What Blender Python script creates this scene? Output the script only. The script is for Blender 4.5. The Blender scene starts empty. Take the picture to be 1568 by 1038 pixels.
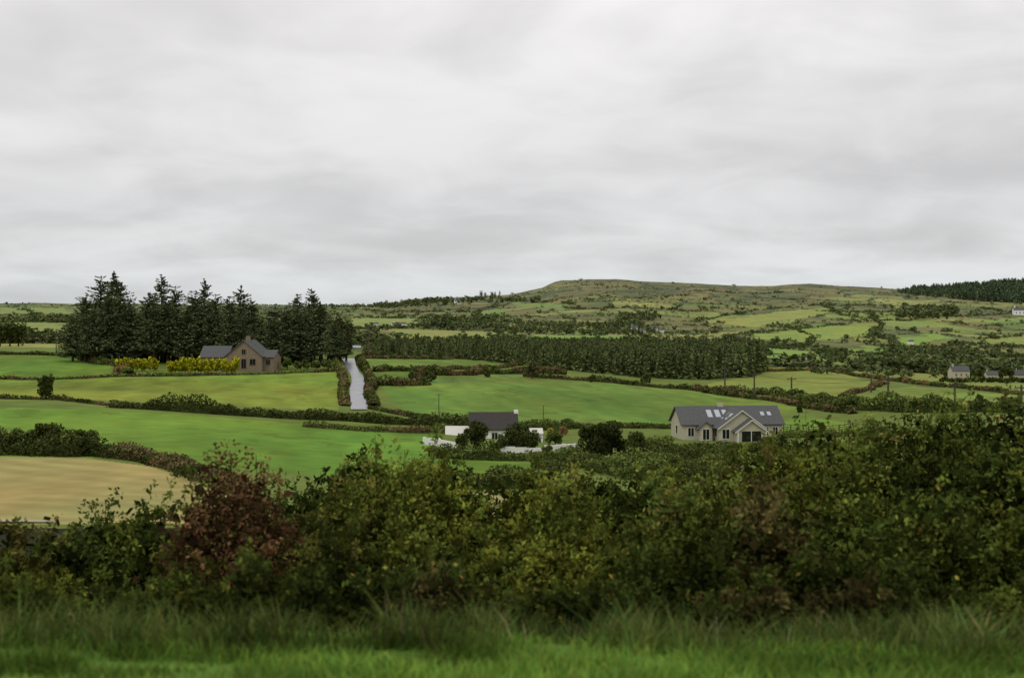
import bpy, math, numpy as np
rng=np.random.default_rng(11)
FP=1873.0; CX=784.0; HY=480.0; CZ=2.5
R=lambda a,b,n=None: rng.uniform(a,b,n)
def S(r,g,b):
    c=np.array([r,g,b])/255.0
    return np.where(c<=0.04045,c/12.92,((c+0.055)/1.055)**2.4)

# ---------------------------------------------------------------- noise
_T=rng.random((256,256))
def vn(x,y,o=0):
    x=np.asarray(x,float)+o*17.3; y=np.asarray(y,float)+o*5.7
    xi=np.floor(x).astype(int); yi=np.floor(y).astype(int)
    fx=x-xi; fy=y-yi; fx=fx*fx*(3-2*fx); fy=fy*fy*(3-2*fy)
    a=_T[xi&255,yi&255]; b=_T[(xi+1)&255,yi&255]; c=_T[xi&255,(yi+1)&255]; d=_T[(xi+1)&255,(yi+1)&255]
    return (a*(1-fx)+b*fx)*(1-fy)+(c*(1-fx)+d*fx)*fy
def fbm(x,y,o=0,n=4):
    s=0;a=0.5;t=0
    for i in range(n):
        s=s+a*vn(x*2**i,y*2**i,o+i); t+=a; a*=0.5
    return s/t

# ---------------------------------------------------------------- terrain profile
cols=[0,270,540,800,1000,1150,1400,1568]
prof={ 
 8.4:[1038]*8, 10:[975,978,980,985,990,993,998,1003], 14:[1010]*8, 20:[995]*8, 30:[920]*8, 45:[850]*8,
 60:[803,803,800,800,800,800,800,800],
 100:[708,712,735,745,750,750,745,740],
 130:[665,675,698,712,720,725,715,705],
 150:[645,655,676,694,702,706,695,680],
 170:[622,636,655,680,688,690,670,655],
 190:[612,620,640,660,673,676,650,635],
 215:[594,600,617,637,650,652,632,620],
 250:[575,580,585,605,618,622,612,606],
 272:[563,567,568,592,604,609,602,598],
 300:[548,552,553,579,592,598,593,592],
 340:[540,543,545,571,584,589,586,587],
 380:[535,537,540,563,577,583,582,583],
 450:[528,530,534,549,568,573,578,580],
 600:[518,518,522,535,545,548,565,572],
 800:[508,507,510,522,530,535,548,560],
 1100:[497,496,500,511,515,520,530,540],
 1500:[485,484,487,497,495,497,502,510]}
sky=[(-900,470),(0,465),(50,463),(120,465),(250,466),(400,466),(520,468),(600,467),(620,459),(680,455),(740,452),(780,450),(830,441),(856,430),(900,427),(945,426),(980,430),(1040,433),(1100,435),(1160,437),(1240,434),(1300,438),(1370,441),(1400,440),(1568,432),(2300,440)]
TC=np.arange(-900,2401,10.0); LD=np.linspace(math.log(8.4),math.log(6500),700)
ds=np.array(sorted(prof)); Y=np.zeros((len(TC),len(LD)))
skyv=np.interp(TC,[s[0] for s in sky],[s[1] for s in sky])
tab=np.array([np.interp(TC,cols,prof[d]) for d in ds])
def gs(a,sig,ax):
    k=np.arange(-int(3*sig)-1,int(3*sig)+2); w=np.exp(-k*k/(2*sig*sig)); w/=w.sum()
    p=[(0,0),(0,0)]; p[ax]=(len(k)//2,)*2
    b=np.pad(a,p,mode='edge'); return np.apply_along_axis(lambda v:np.convolve(v,w,'valid'),ax,b)
tab=gs(tab,5,1)
for i in range(len(TC)):
    dd=np.concatenate([ds,[2000,2500,3000,3500,6500]])
    y0=tab[-1,i]; s=skyv[i]
    yy=np.concatenate([tab[:,i],[y0+(s-y0)*.40,y0+(s-y0)*.78,s,s+7,s+22]])
    Y[i]=np.interp(LD,np.log(dd),yy)
Ys=gs(Y,3.0,1); w=np.clip((LD-math.log(13))/0.3,0,1); Y=Y*(1-w)+Ys*w
def ytab(px,d):
    u=np.clip((px-TC[0])/10.0,0,len(TC)-1.001); v=np.clip((np.log(np.maximum(d,8.4))-LD[0])/(LD[1]-LD[0]),0,len(LD)-1.001)
    i=u.astype(int); j=v.astype(int); fu=u-i; fv=v-j
    return (Y[i,j]*(1-fu)+Y[i+1,j]*fu)*(1-fv)+(Y[i,j+1]*(1-fu)+Y[i+1,j+1]*fu)*fv
TH=math.radians(35)
def H(x,y):
    x=np.atleast_1d(np.asarray(x,float)); y=np.atleast_1d(np.asarray(y,float))
    r=np.hypot(x,y); th=np.clip(np.arctan2(x,y),-TH,TH); d=r*np.cos(th); px=CX+FP*np.tan(th)
    z=CZ-d*(ytab(px,d)-HY)/FP
    z=np.where(d<8.4,CZ-8.4*(1038-HY)/FP,z)
    rel=np.clip((d-70)/150,0,1)*(0.7*(fbm(x/26,y/26,3)-.5)) + np.clip((d-600)/1200,0,1)*13*(fbm(x/170,y/170,5,5)-.5)
    return z+rel
def G(px,py):
    px=float(px); u=min(max((px-TC[0])/10,0),len(TC)-1.001); i=int(u); f=u-i
    prof_=Y[i]*(1-f)+Y[i+1]*f
    m=(LD>math.log(55))&(LD<math.log(3000))
    yy=np.minimum.accumulate(prof_[m]); d=math.exp(np.interp(-py,-yy,LD[m]))
    x=(px-CX)/FP*d; return np.array([x,d,float(H(x,d)[0])])

# ---------------------------------------------------------------- materials
def mat(name,base=None,rough=.8,spec=.3,attr=False,transl=0,bump=0,metal=0,nscale=8,namt=.25,diffuse=False):
    m=bpy.data.materials.new(name); m.use_nodes=True; nt=m.node_tree; N=nt.nodes; L=nt.links
    b=N['Principled BSDF']; b.inputs['Roughness'].default_value=rough; b.inputs['Specular IOR Level'].default_value=spec; b.inputs['Metallic'].default_value=metal
    tc=N.new('ShaderNodeTexCoord'); nz=N.new('ShaderNodeTexNoise'); nz.inputs['Scale'].default_value=nscale; nz.inputs['Detail'].default_value=2 if diffuse else 6
    L.new(tc.outputs['Object'],nz.inputs['Vector'])
    mr=N.new('ShaderNodeMapRange'); mr.inputs['From Min'].default_value=.25; mr.inputs['From Max'].default_value=.75; mr.inputs['To Min'].default_value=1-namt; mr.inputs['To Max'].default_value=1+namt
    L.new(nz.outputs['Fac'],mr.inputs['Value'])
    mx=N.new('ShaderNodeVectorMath'); mx.operation='SCALE'; L.new(mr.outputs[0],mx.inputs['Scale'])
    if attr:
        a=N.new('ShaderNodeVertexColor'); a.layer_name='Col'; L.new(a.outputs['Color'],mx.inputs[0])
    else: mx.inputs[0].default_value=tuple(base)
    if diffuse:
        N.remove(b); b=N.new('ShaderNodeBsdfDiffuse'); L.new(mx.outputs[0],b.inputs['Color']); L.new(b.outputs[0],N['Material Output'].inputs['Surface'])
    else: L.new(mx.outputs[0],b.inputs['Base Color'])
    if bump:
        bp=N.new('ShaderNodeBump'); bp.inputs['Strength'].default_value=bump; bp.inputs['Distance'].default_value=.05; L.new(nz.outputs['Fac'],bp.inputs['Height']); L.new(bp.outputs[0],b.inputs['Normal'])
    if transl:
        t=N.new('ShaderNodeBsdfTranslucent'); L.new(mx.outputs[0],t.inputs['Color']); ms=N.new('ShaderNodeMixShader'); ms.inputs[0].default_value=transl
        L.new(b.outputs[0],ms.inputs[1]); L.new(t.outputs[0],ms.inputs[2]); L.new(ms.outputs[0],N['Material Output'].inputs['Surface'])
    return m
M_leaf=mat('foliage',attr=True,nscale=.4,namt=.25,diffuse=True)
M_fg=mat('near_foliage',attr=True,rough=.55,spec=.2,transl=.2,nscale=1.1,namt=.35,diffuse=True)
M_con=mat('conifer_foliage',attr=True,nscale=.4,namt=.25,diffuse=True)
M_ground=mat('grass_ground',attr=True,rough=1,spec=.05,nscale=.35,namt=.16,bump=.3)
M_road=mat('wet_asphalt',S(112,114,118),rough=.28,spec=.65,nscale=.6,namt=.35)
M_track=mat('gravel_track',S(150,148,132),rough=.9,nscale=3,namt=.2)
M_cream=mat('painted_render',S(176,170,148),rough=.9,spec=.1,nscale=2,namt=.08)
M_white=mat('white_paint',S(222,221,214),rough=.8,nscale=2,namt=.06)
M_stone=mat('brown_stone',S(126,112,92),rough=.95,nscale=3,namt=.3,bump=.5)
M_slate=mat('slate_roof',S(84,85,84),rough=.8,spec=.15,nscale=4,namt=.2)
M_slated=mat('dark_roof',S(60,56,54),rough=.8,spec=.2,nscale=4,namt=.2)
M_glass=mat('window_glass',S(24,27,30),rough=.1,spec=.4,nscale=1,namt=.1)
M_sky=mat('skylight_glass',S(165,170,175),rough=.08,spec=1,metal=.85,nscale=1,namt=.05)
M_wood=mat('weathered_wood',S(78,68,58),rough=.9,nscale=6,namt=.3)
M_trim=mat('trim',S(200,197,186),rough=.6,nscale=3,namt=.05)
M_wire=mat('wire',S(40,40,42),rough=.6)

# ---------------------------------------------------------------- mesh helpers
def obj(name,V,F,C=None,m=None,parent=None):
    V=np.ascontiguousarray(V,dtype=np.float32); F=np.ascontiguousarray(F,dtype=np.int32)
    me=bpy.data.meshes.new(name); me.vertices.add(len(V)); me.vertices.foreach_set('co',V.ravel())
    me.loops.add(F.size); me.loops.foreach_set('vertex_index',F.ravel()); me.polygons.add(len(F)); me.polygons.foreach_set('loop_start',np.arange(len(F),dtype=np.int32)*4)
    if C is not None:
        a=me.color_attributes.new('Col','FLOAT_COLOR','POINT'); c=np.ones((len(V),4),np.float32); c[:,:3]=C; a.data.foreach_set('color',c.ravel())
    me.update(calc_edges=True)
    o=bpy.data.objects.new(name,me); bpy.context.scene.collection.objects.link(o)
    if m: me.materials.append(m)
    if parent: o.parent=parent
    return o
def unit(n):
    v=rng.normal(size=(n,3)); return v/np.linalg.norm(v,axis=1,keepdims=True)
def leaves(P,L,W,C,up=0):
    n=len(P); a=unit(n); a[:,2]+=up; a/=np.linalg.norm(a,axis=1,keepdims=True)
    b=np.cross(a,unit(n)); b/=np.linalg.norm(b,axis=1,keepdims=True)+1e-9
    L=np.broadcast_to(L,(n,))[:,None]; W=np.broadcast_to(W,(n,))[:,None]
    V=np.stack([P-a*L,P+b*W,P+a*L,P-b*W],1).reshape(-1,3); F=np.arange(4*n).reshape(n,4)
    return V,F,np.repeat(C,4,0)
def tube(pts,rad,k=6,col=(.05,.04,.03)):
    pts=np.array(pts,float); rad=np.broadcast_to(rad,(len(pts),)); V=[];F=[]
    for i,p in enumerate(pts):
        t=pts[min(i+1,len(pts)-1)]-pts[max(i-1,0)]; t/=np.linalg.norm(t)+1e-9
        u=np.cross(t,[1,.13,0.07]); u/=np.linalg.norm(u); v=np.cross(t,u)
        for j in range(k):
            an=2*math.pi*j/k; V.append(p+rad[i]*(math.cos(an)*u+math.sin(an)*v))
    for i in range(len(pts)-1):
        for j in range(k): F.append([i*k+j,i*k+(j+1)%k,(i+1)*k+(j+1)%k,(i+1)*k+j])
    return np.array(V),np.array(F),np.tile(col,(len(V),1))
def join(parts):
    Vs=[];Fs=[];Cs=[];o=0
    for V,F,C in parts: Vs.append(V);Fs.append(F+o);Cs.append(C);o+=len(V)
    return np.concatenate(Vs),np.concatenate(Fs),np.concatenate(Cs)
def repl(T,pos,sc,yaw,tint):
    V,F,C=T; n=len(pos); c=np.cos(yaw)[:,None];s=np.sin(yaw)[:,None]; sc=np.asarray(sc,float)
    if sc.ndim==1: sc=np.stack([sc]*3,1)
    x=V[None,:,0]*sc[:,0:1]; y=V[None,:,1]*sc[:,1:2]; z=V[None,:,2]*sc[:,2:3]
    P=np.stack([x*c-y*s,x*s+y*c,z],2)+pos[:,None,:]
    FF=(F[None]+(np.arange(n)*len(V))[:,None,None]).reshape(-1,4)
    CC=(C[None]*tint[:,None,:]).reshape(-1,3)
    return P.reshape(-1,3),FF,CC
def vary(col,n,amt=.25,hue=.12):
    c=np.tile(col,(n,1))*(1+R(-amt,amt,n))[:,None]; c[:,0]*=1+R(-hue,hue*1.6,n); return np.clip(c,0.003,1)

# ---------------------------------------------------------------- ground sheet
def inpoly(x,y,P):
    m=np.zeros(len(x),bool); bb=(x>=P[:,0].min())&(x<=P[:,0].max())&(y>=P[:,1].min())&(y<=P[:,1].max()); idx=np.where(bb)[0]
    if len(idx)==0: return m
    X=x[idx];Yy=y[idx]; c=np.zeros(len(idx),bool); j=len(P)-1
    for i in range(len(P)):
        xi,yi=P[i];xj,yj=P[j]
        if yi!=yj:
            c^=((yi>Yy)!=(yj>Yy))&(X<(xj-xi)*(Yy-yi)/(yj-yi)+xi)
        j=i
    m[idx]=c; return m
def wpoly(pts,step=25):
    out=[]
    for a,b in zip(pts,pts[1:]+pts[:1]):
        n=max(1,int(math.hypot(b[0]-a[0],(b[1]-a[1])*3)/step))
        for k in range(n):
            t=k/n; out.append(G(a[0]+(b[0]-a[0])*t,a[1]+(b[1]-a[1])*t)[:2])
    return np.array(out)
def vor(x,y,sx=105.,sy=120.):
    wx=x/sx+1.2*(vn(x/420,y/420,9)-.5); wy=y/sy+1.2*(vn(x/420,y/420,21)-.5)
    xi=np.floor(wx).astype(int); yi=np.floor(wy).astype(int)
    f1=np.full(x.shape,9.);f2=f1.copy();cid=np.zeros(x.shape)
    for a in (-1,0,1):
        for b in (-1,0,1):
            i=(xi+a)&255;j=(yi+b)&255
            dx=xi+a+.1+.8*_T[i,j]-wx; dy=yi+b+.1+.8*_T[j,i]-wy; dd=np.maximum(np.abs(dx),np.abs(dy))*.6+.4*np.hypot(dx,dy)
            n=dd<f1; f2=np.where(n,f1,np.minimum(f2,dd)); cid=np.where(n,_T[(i*7+3)&255,(j*13+5)&255],cid); f1=np.where(n,dd,f1)
    return f2-f1,cid
def elev_of(x,y,z): return np.clip(z/52+.02+(fbm(x/260,y/260,31,4)-.5)*1.5,0,1.3)
pxs=np.arange(-160,1730,2.4); th=np.arctan((pxs-CX)/FP)
th=np.concatenate([np.linspace(-math.pi,th[0],70)[:-1],th,np.linspace(th[-1],math.pi,70)[1:]])
rr=np.concatenate([np.linspace(.01,8.2,20),np.exp(np.linspace(math.log(8.4),math.log(6500),900))])
A,Rr=np.meshgrid(th,rr,indexing='ij'); X=(Rr*np.sin(A)).ravel(); YY=(Rr*np.cos(A)).ravel()
Z=H(X,YY); rad=Rr.ravel(); dF=rad*np.cos(np.clip(A.ravel(),-TH,TH)); n=len(X)
C=np.tile(S(100,114,54),(n,1))*(.75+.5*fbm(X/9,YY/14,71,4))[:,None]
e,cid=vor(X,YY); far=dF>420; elev=elev_of(X,YY,Z)
pal=[S(116,130,62),S(128,130,66),S(96,110,58),S(110,110,66),S(86,94,54),S(134,136,74),S(102,120,60),S(118,114,68)]
pal2=[S(114,112,64),S(120,120,68),S(98,100,58),S(122,116,68),S(90,94,56),S(114,114,62),S(110,100,62),S(98,104,56)]
k=(cid*8).astype(int)%8; ca=np.array(pal)[k]; cb=np.array(pal2)[(k*5+1)%8]
t=np.clip((elev-.3)/.4,0,1)[:,None]; cf=ca*(1-t)+cb*t
fine=fbm(X/38,YY/60,41,5); tus=fbm(X/9,YY/22,43,3); cf=cf*(0.42+.80*fine+.4*tus)[:,None]
sc=fbm(X/80,YY/60,77,5); m_=np.clip((sc-.53)/.05,0,1)*np.clip(t[:,0]*.6+.35,0,.85); cf=cf*(1-m_[:,None])+S(66,74,44)*m_[:,None]
sc=fbm(X/60,YY/90,87,5); m_=np.clip((sc-.54)/.06,0,1)*np.clip(t[:,0]+.15,0,.55); cf=cf*(1-m_[:,None])+S(126,110,68)*m_[:,None]
cf=np.where(((e<.06)&(fbm(X/60,YY/60,12,3)>.36))[:,None],S(58,66,42),cf)
HZ=S(132,142,130); hz=(np.clip((dF-450)/2400,0,1)*.16)[:,None]  # aerial haze painted into far ground colours, stronger with distance
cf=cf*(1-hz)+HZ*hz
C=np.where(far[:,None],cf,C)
fields=[
 (S(102,128,50),[(-300,545),(125,545),(165,556),(190,577),(-300,583)]),
 (S(98,118,52),[(170,578),(170,556),(500,556),(516,569),(370,575)]),
 (S(118,134,54),[(-300,585),(80,580),(370,575),(515,569),(526,600),(518,628),(200,615),(90,614),(-300,612)]),
 (S(101,130,48),[(-400,617),(180,628),(480,650),(560,656),(700,655),(655,680),(700,700),(840,712),(800,726),(690,732),(500,730),(290,712),(240,698),(160,702),(0,706),(-400,706)]),
 (S(164,148,92),[(-300,700),(120,700),(230,714),(300,735),(440,802),(-300,802)]),
 (S(162,148,94),[(690,755),(800,755),(830,803),(680,803)]),
 (S(103,127,55),[(584,590),(700,586),(800,580),(900,584),(1050,596),(1180,613),(1250,626),(1150,640),(1000,648),(900,642),(820,652),(720,650),(640,640),(600,618)]),
 (S(100,126,54),[(560,571),(640,569),(635,586),(575,587)]),
 (S(103,126,56),[(552,550),(650,549),(790,558),(700,566),(570,567)]),
 (S(100,122,58),[(650,580),(720,575),(830,571),(790,580),(650,588)]),
 (S(120,132,62),[(1060,592),(1170,571),(1250,568),(1345,586),(1290,606),(1210,604),(1110,600)]),
 (S(120,134,62),[(1350,612),(1345,597),(1400,590),(1480,600),(1700,614),(1700,635),(1568,622),(1480,622)]),
 (S(124,134,66),[(1250,570),(1300,573),(1400,584),(1568,600),(1800,610),(1800,598),(1568,588),(1400,578),(1300,570)]),
 (S(101,127,50),[(1180,642),(1240,637),(1320,650),(1300,664),(1195,662)]),
 (S(118,144,66),[(1165,532),(1250,540),(1256,549),(1190,548)]),
 (S(120,142,66),[(1250,549),(1325,548),(1330,557),(1262,557)]),
 (S(134,140,70),[(1080,492),(1180,480),(1260,474),(1290,480),(1160,500)]),
 (S(126,142,66),[(1160,510),(1240,502),(1330,500),(1330,512),(1240,524),(1150,519)]),
 (S(120,144,64),[(1375,517),(1440,511),(1436,522),(1375,527)]),
 (S(120,138,68),[(1470,491),(1640,483),(1640,490),(1500,495)]),
 (S(112,134,66),[(735,474),(782,472),(776,483),(740,482)]),
 (S(108,130,64),[(784,462),(850,466),(880,474),(800,470)]),
 (S(126,138,74),[(540,490),(640,486),(630,499),(540,502)]),
 (S(132,136,74),[(600,503),(760,508),(800,520),(640,524),(600,515)]),
 (S(114,140,68),[(820,514),(965,512),(960,520),(840,523)]),
 (S(120,134,70),[(0,470),(100,472),(120,480),(0,482)]),
 (S(126,136,72),[(0,492),(110,496),(110,512),(0,508)]),
 (S(118,136,62),[(1240,530),(1330,528),(1360,534),(1270,538)]),
 (S(128,136,68),[(1480,520),(1640,512),(1640,520),(1510,527)]),
 (S(122,136,66),[(1340,488),(1430,492),(1470,503),(1360,500)]),
 (S(130,132,70),[(1090,506),(1150,502),(1150,512),(1080,514)]),
]
for ci,(c,p) in enumerate(fields):
    P=wpoly(p)
    wx=X; wy=YY
    if ci>=14: wx=X+34*(fbm(X/60,YY/60,ci,3)-.5); wy=YY+80*(fbm(X/70,YY/70,ci+9,3)-.5)
    m=inpoly(wx,wy,P); x=X[m];y=YY[m]
    v=.74+.40*fbm(x/16,y/26,50+ci,5)+.30*(fbm(x/2.5,y/7,60+ci,3)-.2)
    cc=np.tile(c,(m.sum(),1))*v[:,None]; cc[:,0]*=1+.5*(fbm(x/18,y/30,90+ci,4)-.5)
    if c[0]>.3:
        cc*=(.94+.07*np.sin((x*.55+y*.83+5*fbm(x/30,y/30,7))*2*math.pi/3.6)*(fbm(x/12,y/12,17,3)*2))[:,None]
    elif ci<14:
        cc*=(1+.05*np.sin((x*.9+y*.25)*2*math.pi/6.5+fbm(x/20,y/20,3)*4))[:,None]
        rg=fbm(x/5,y/8,130+ci,3); cc=np.where((rg>.68)[:,None],cc*np.array([.88,.8,.8]),cc)
        rg=fbm(x/24,y/34,150+ci,4); cc=cc*(1-.2*np.clip((rg-.52)/.12,0,1))[:,None]
    else: cc=cc*(1-hz[m])+HZ*hz[m]  # far fields get the same painted haze
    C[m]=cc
near=dF<11.5; C[near]=S(84,112,44)*(.45+1.1*fbm(X[near]*1.2,YY[near]*1.5,4))[:,None]
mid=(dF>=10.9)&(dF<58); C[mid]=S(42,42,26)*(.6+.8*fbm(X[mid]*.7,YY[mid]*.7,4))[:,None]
NR=len(rr);NT=len(th); idx=np.arange(NT*NR).reshape(NT,NR)
F=np.stack([idx[:-1,:-1],idx[:-1,1:],idx[1:,1:],idx[1:,:-1]],2).reshape(-1,4)
g=obj('ground',np.stack([X,YY,Z],1),F,C,M_ground); g.data.polygons.foreach_set('use_smooth',np.ones(len(F),bool))

# ---------------------------------------------------------------- ribbons (road, track)
def ribbon(name,Lp,Rp,m,lift=.12,n=60,parent=None):
    Lp=np.array(Lp,float);Rp=np.array(Rp,float); t=np.linspace(0,1,n); k=np.linspace(0,1,len(Lp))
    V=[]
    for tt in t:
        a=np.array([np.interp(tt,k,gs(Lp,.6,0)[:,i]) for i in (0,1)]); b=np.array([np.interp(tt,k,gs(Rp,.6,0)[:,i]) for i in (0,1)])
        A_=G(*a);B_=G(*b)
        for s in np.linspace(0,1,5):
            p=A_*(1-s)+B_*s; p[2]=H(p[0],p[1])[0]+lift; V.append(p)
    V=np.array(V); F=[[i*5+j,i*5+j+1,(i+1)*5+j+1,(i+1)*5+j] for i in range(n-1) for j in range(4)]
    o=obj(name,V,F,None,m); o.data.polygons.foreach_set('use_smooth',np.ones(len(F),bool)); return o
ribbon('country_road',[(537,630),(537,620),(537,611),(535,602),(535,594),(539,586),(539,578),(534,570),(529,562),(525,553),(524,549)],[(563,630),(563,620),(560,611),(556,602),(557,594),(560,586),(558,578),(550,570),(545,562),(543,553),(543,549)],M_road,n=90,lift=.16)
ribbon('country_road',[(533,535),(538,526),(541,519)],[(552,535),(554,526),(552,519)],M_road,n=30,lift=.25)
ribbon('driveway',[(950,698),(957,706),(968,716)],[(968,698),(978,706),(992,716)],M_road,n=20)
ribbon('farm_track',[(-60,802),(40,801),(98,801)],[(-60,798),(40,798),(98,800)],M_track,n=20)

# ---------------------------------------------------------------- hedges & shrubs
def path_w(pts,step=1.0,wob=2.2):
    W=np.array([G(*p) for p in pts]); seg=np.linalg.norm(np.diff(W[:,:2],axis=0),axis=1); s=np.concatenate([[0],np.cumsum(seg)]); n=max(4,int(s[-1]/step))
    t=np.linspace(0,s[-1],n); P=np.stack([np.interp(t,s,W[:,i]) for i in (0,1)],1)
    P[:,0]+=wob*(fbm(P[:,0]/9,P[:,1]/9,61,3)-.5); P[:,1]+=wob*(fbm(P[:,0]/9,P[:,1]/9,63,3)-.5); return P,s[-1]
DK=S(76,86,44); BR=S(102,94,62); MG=S(90,104,52)
def hedge(pts,h,w,col,dens=45,size=None,name='hedgerow',mixc=None,wob=2.2):
    P,L=path_w(pts,wob=wob); T=np.gradient(P,axis=0); T/=np.linalg.norm(T,axis=1,keepdims=True)+1e-9; Nn=np.stack([-T[:,1],T[:,0]],1)
    d=np.mean(P[:,1]); size=size or max(.13,.0010*d); n=int(L*dens*(h+.3)*(w**.5)/1.8/(size/.25)**1.2); n=min(n,30000)
    u=R(0,len(P)-1.001,n); i=u.astype(int); f=(u-i)[:,None]; base=P[i]*(1-f)+P[i+1]*f; o=R(-.5,.5,n)*w
    def hm(b): return h*np.clip(.05+1.0*fbm(b[:,0]/2.6,b[:,1]/2.6,14,3)+1.5*(fbm(b[:,0]/10,b[:,1]/10,19,3)-.3),.22,1.6)
    hh=hm(base); z=hh*np.sqrt(np.maximum(1-(2*o/w)**2,.05))*rng.random(n)**.6
    xy=base+Nn[i]*o[:,None]*(.6+.8*fbm(base[:,0]/4,base[:,1]/4,33,2))[:,None]; Pz=np.column_stack([xy,H(xy[:,0],xy[:,1])+z])
    c=vary(col,n,.4,.2)
    if mixc is not None:
        m=fbm(base[:,0]/5,base[:,1]/5,55,3)>.5; c[m]=vary(mixc,m.sum(),.35,.2)
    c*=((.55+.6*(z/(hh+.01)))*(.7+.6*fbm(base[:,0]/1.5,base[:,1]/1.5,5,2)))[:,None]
    parts=[leaves(Pz,size*R(.6,1.5,n),size*.7*R(.6,1.3,n),c)]
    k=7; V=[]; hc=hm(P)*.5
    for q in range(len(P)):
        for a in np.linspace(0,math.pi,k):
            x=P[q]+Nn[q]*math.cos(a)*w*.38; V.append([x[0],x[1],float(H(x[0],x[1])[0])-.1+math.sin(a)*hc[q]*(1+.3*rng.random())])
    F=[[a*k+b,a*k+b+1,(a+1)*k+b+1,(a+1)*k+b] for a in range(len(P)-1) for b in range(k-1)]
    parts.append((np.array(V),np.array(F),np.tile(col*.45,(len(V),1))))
    return obj(name,*join(parts),M_leaf)
def lumps(nl,rx,ry,h):
    a=R(0,2*math.pi,nl); r=np.sqrt(rng.random(nl))*.62; zc=R(.25,.78,nl); k=np.sqrt(np.maximum(1-((zc-.45)/.6)**2,.1))
    return np.column_stack([np.cos(a)*r*rx*k,np.sin(a)*r*ry*k,zc*h]),R(.22,.42,nl)
def shrub(px,py,ytop,hw,col,name='shrub',stem=True,n=None,flat=1.0,lsz=None):
    b=G(px,py); d=b[1]; h=(py-ytop)/FP*d; rx=hw/FP*d; ry=rx*flat
    nl=int(12+rx*2); cc,cr=lumps(nl,rx,ry,h); lsz=lsz or max(.10,.0010*d); n=n or int(min(9000,max(500,6*rx*h/(lsz**2)*1.3)))
    q=rng.integers(0,nl,n); v=unit(n)*(rng.random(n)**.35)[:,None]; R0=cr[q][:,None]*np.array([rx,ry,h*.62])
    P=cc[q]+v*R0; P[:,2]=np.maximum(P[:,2],.05); tint=R(.7,1.3,nl)[q]
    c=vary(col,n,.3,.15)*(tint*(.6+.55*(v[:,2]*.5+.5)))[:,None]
    parts=[leaves(P,lsz*R(.6,1.5,n),lsz*.65*R(.7,1.3,n),c)]
    if stem:
        parts.append(tube([[0,0,-.3],[.02*h,0,h*.3],[.0,.02*h,h*.7]],[.05*h**.8+.02,.04*h**.8,.015],6,S(66,58,46)))
        for s in range(5):
            e_=cc[rng.integers(0,nl)]; parts.append(tube([[0,0,h*.15],e_*.6+[0,0,h*.05],e_],[.03*h**.8,.02*h**.8,.008],5,S(66,58,46)))
    o=obj(name,*join(parts),M_leaf); o.location=b; return o
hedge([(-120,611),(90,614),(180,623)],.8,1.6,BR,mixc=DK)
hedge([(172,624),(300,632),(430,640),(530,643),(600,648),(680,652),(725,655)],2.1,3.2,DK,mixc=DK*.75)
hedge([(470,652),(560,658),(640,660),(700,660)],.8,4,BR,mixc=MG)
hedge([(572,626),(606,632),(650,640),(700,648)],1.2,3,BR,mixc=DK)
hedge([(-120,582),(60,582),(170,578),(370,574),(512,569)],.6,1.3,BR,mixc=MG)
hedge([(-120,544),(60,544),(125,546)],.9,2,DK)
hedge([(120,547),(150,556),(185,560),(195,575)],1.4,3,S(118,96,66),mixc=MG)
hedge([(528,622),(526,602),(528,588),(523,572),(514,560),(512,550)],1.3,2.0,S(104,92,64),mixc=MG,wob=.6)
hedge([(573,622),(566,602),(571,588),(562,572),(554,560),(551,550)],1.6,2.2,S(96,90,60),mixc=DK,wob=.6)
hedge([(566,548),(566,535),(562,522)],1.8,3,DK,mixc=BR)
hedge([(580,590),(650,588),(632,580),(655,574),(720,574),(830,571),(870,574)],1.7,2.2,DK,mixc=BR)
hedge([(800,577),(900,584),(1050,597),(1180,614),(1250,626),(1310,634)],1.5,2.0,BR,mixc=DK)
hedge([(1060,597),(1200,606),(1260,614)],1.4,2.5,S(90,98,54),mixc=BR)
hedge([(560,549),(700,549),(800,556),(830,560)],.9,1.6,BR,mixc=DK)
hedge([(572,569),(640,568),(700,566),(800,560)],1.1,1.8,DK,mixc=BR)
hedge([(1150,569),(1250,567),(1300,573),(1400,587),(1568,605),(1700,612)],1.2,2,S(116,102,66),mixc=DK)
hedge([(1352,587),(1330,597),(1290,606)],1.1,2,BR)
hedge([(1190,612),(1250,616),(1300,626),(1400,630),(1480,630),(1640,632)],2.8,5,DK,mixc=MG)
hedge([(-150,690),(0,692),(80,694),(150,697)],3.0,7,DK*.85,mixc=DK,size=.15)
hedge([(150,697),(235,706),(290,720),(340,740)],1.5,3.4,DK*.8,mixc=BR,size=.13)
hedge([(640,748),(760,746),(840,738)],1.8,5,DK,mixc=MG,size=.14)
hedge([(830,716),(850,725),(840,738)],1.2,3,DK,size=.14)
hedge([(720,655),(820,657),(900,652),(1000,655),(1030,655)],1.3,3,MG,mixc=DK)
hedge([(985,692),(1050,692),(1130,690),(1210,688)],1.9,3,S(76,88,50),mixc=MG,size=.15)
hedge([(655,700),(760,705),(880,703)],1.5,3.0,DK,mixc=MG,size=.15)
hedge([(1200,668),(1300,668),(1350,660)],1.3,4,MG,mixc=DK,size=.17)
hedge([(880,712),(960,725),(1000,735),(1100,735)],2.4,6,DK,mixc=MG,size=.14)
hedge([(1000,712),(1100,708),(1250,706),(1350,700)],2.4,9,MG*.9,mixc=DK,size=.15)
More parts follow.
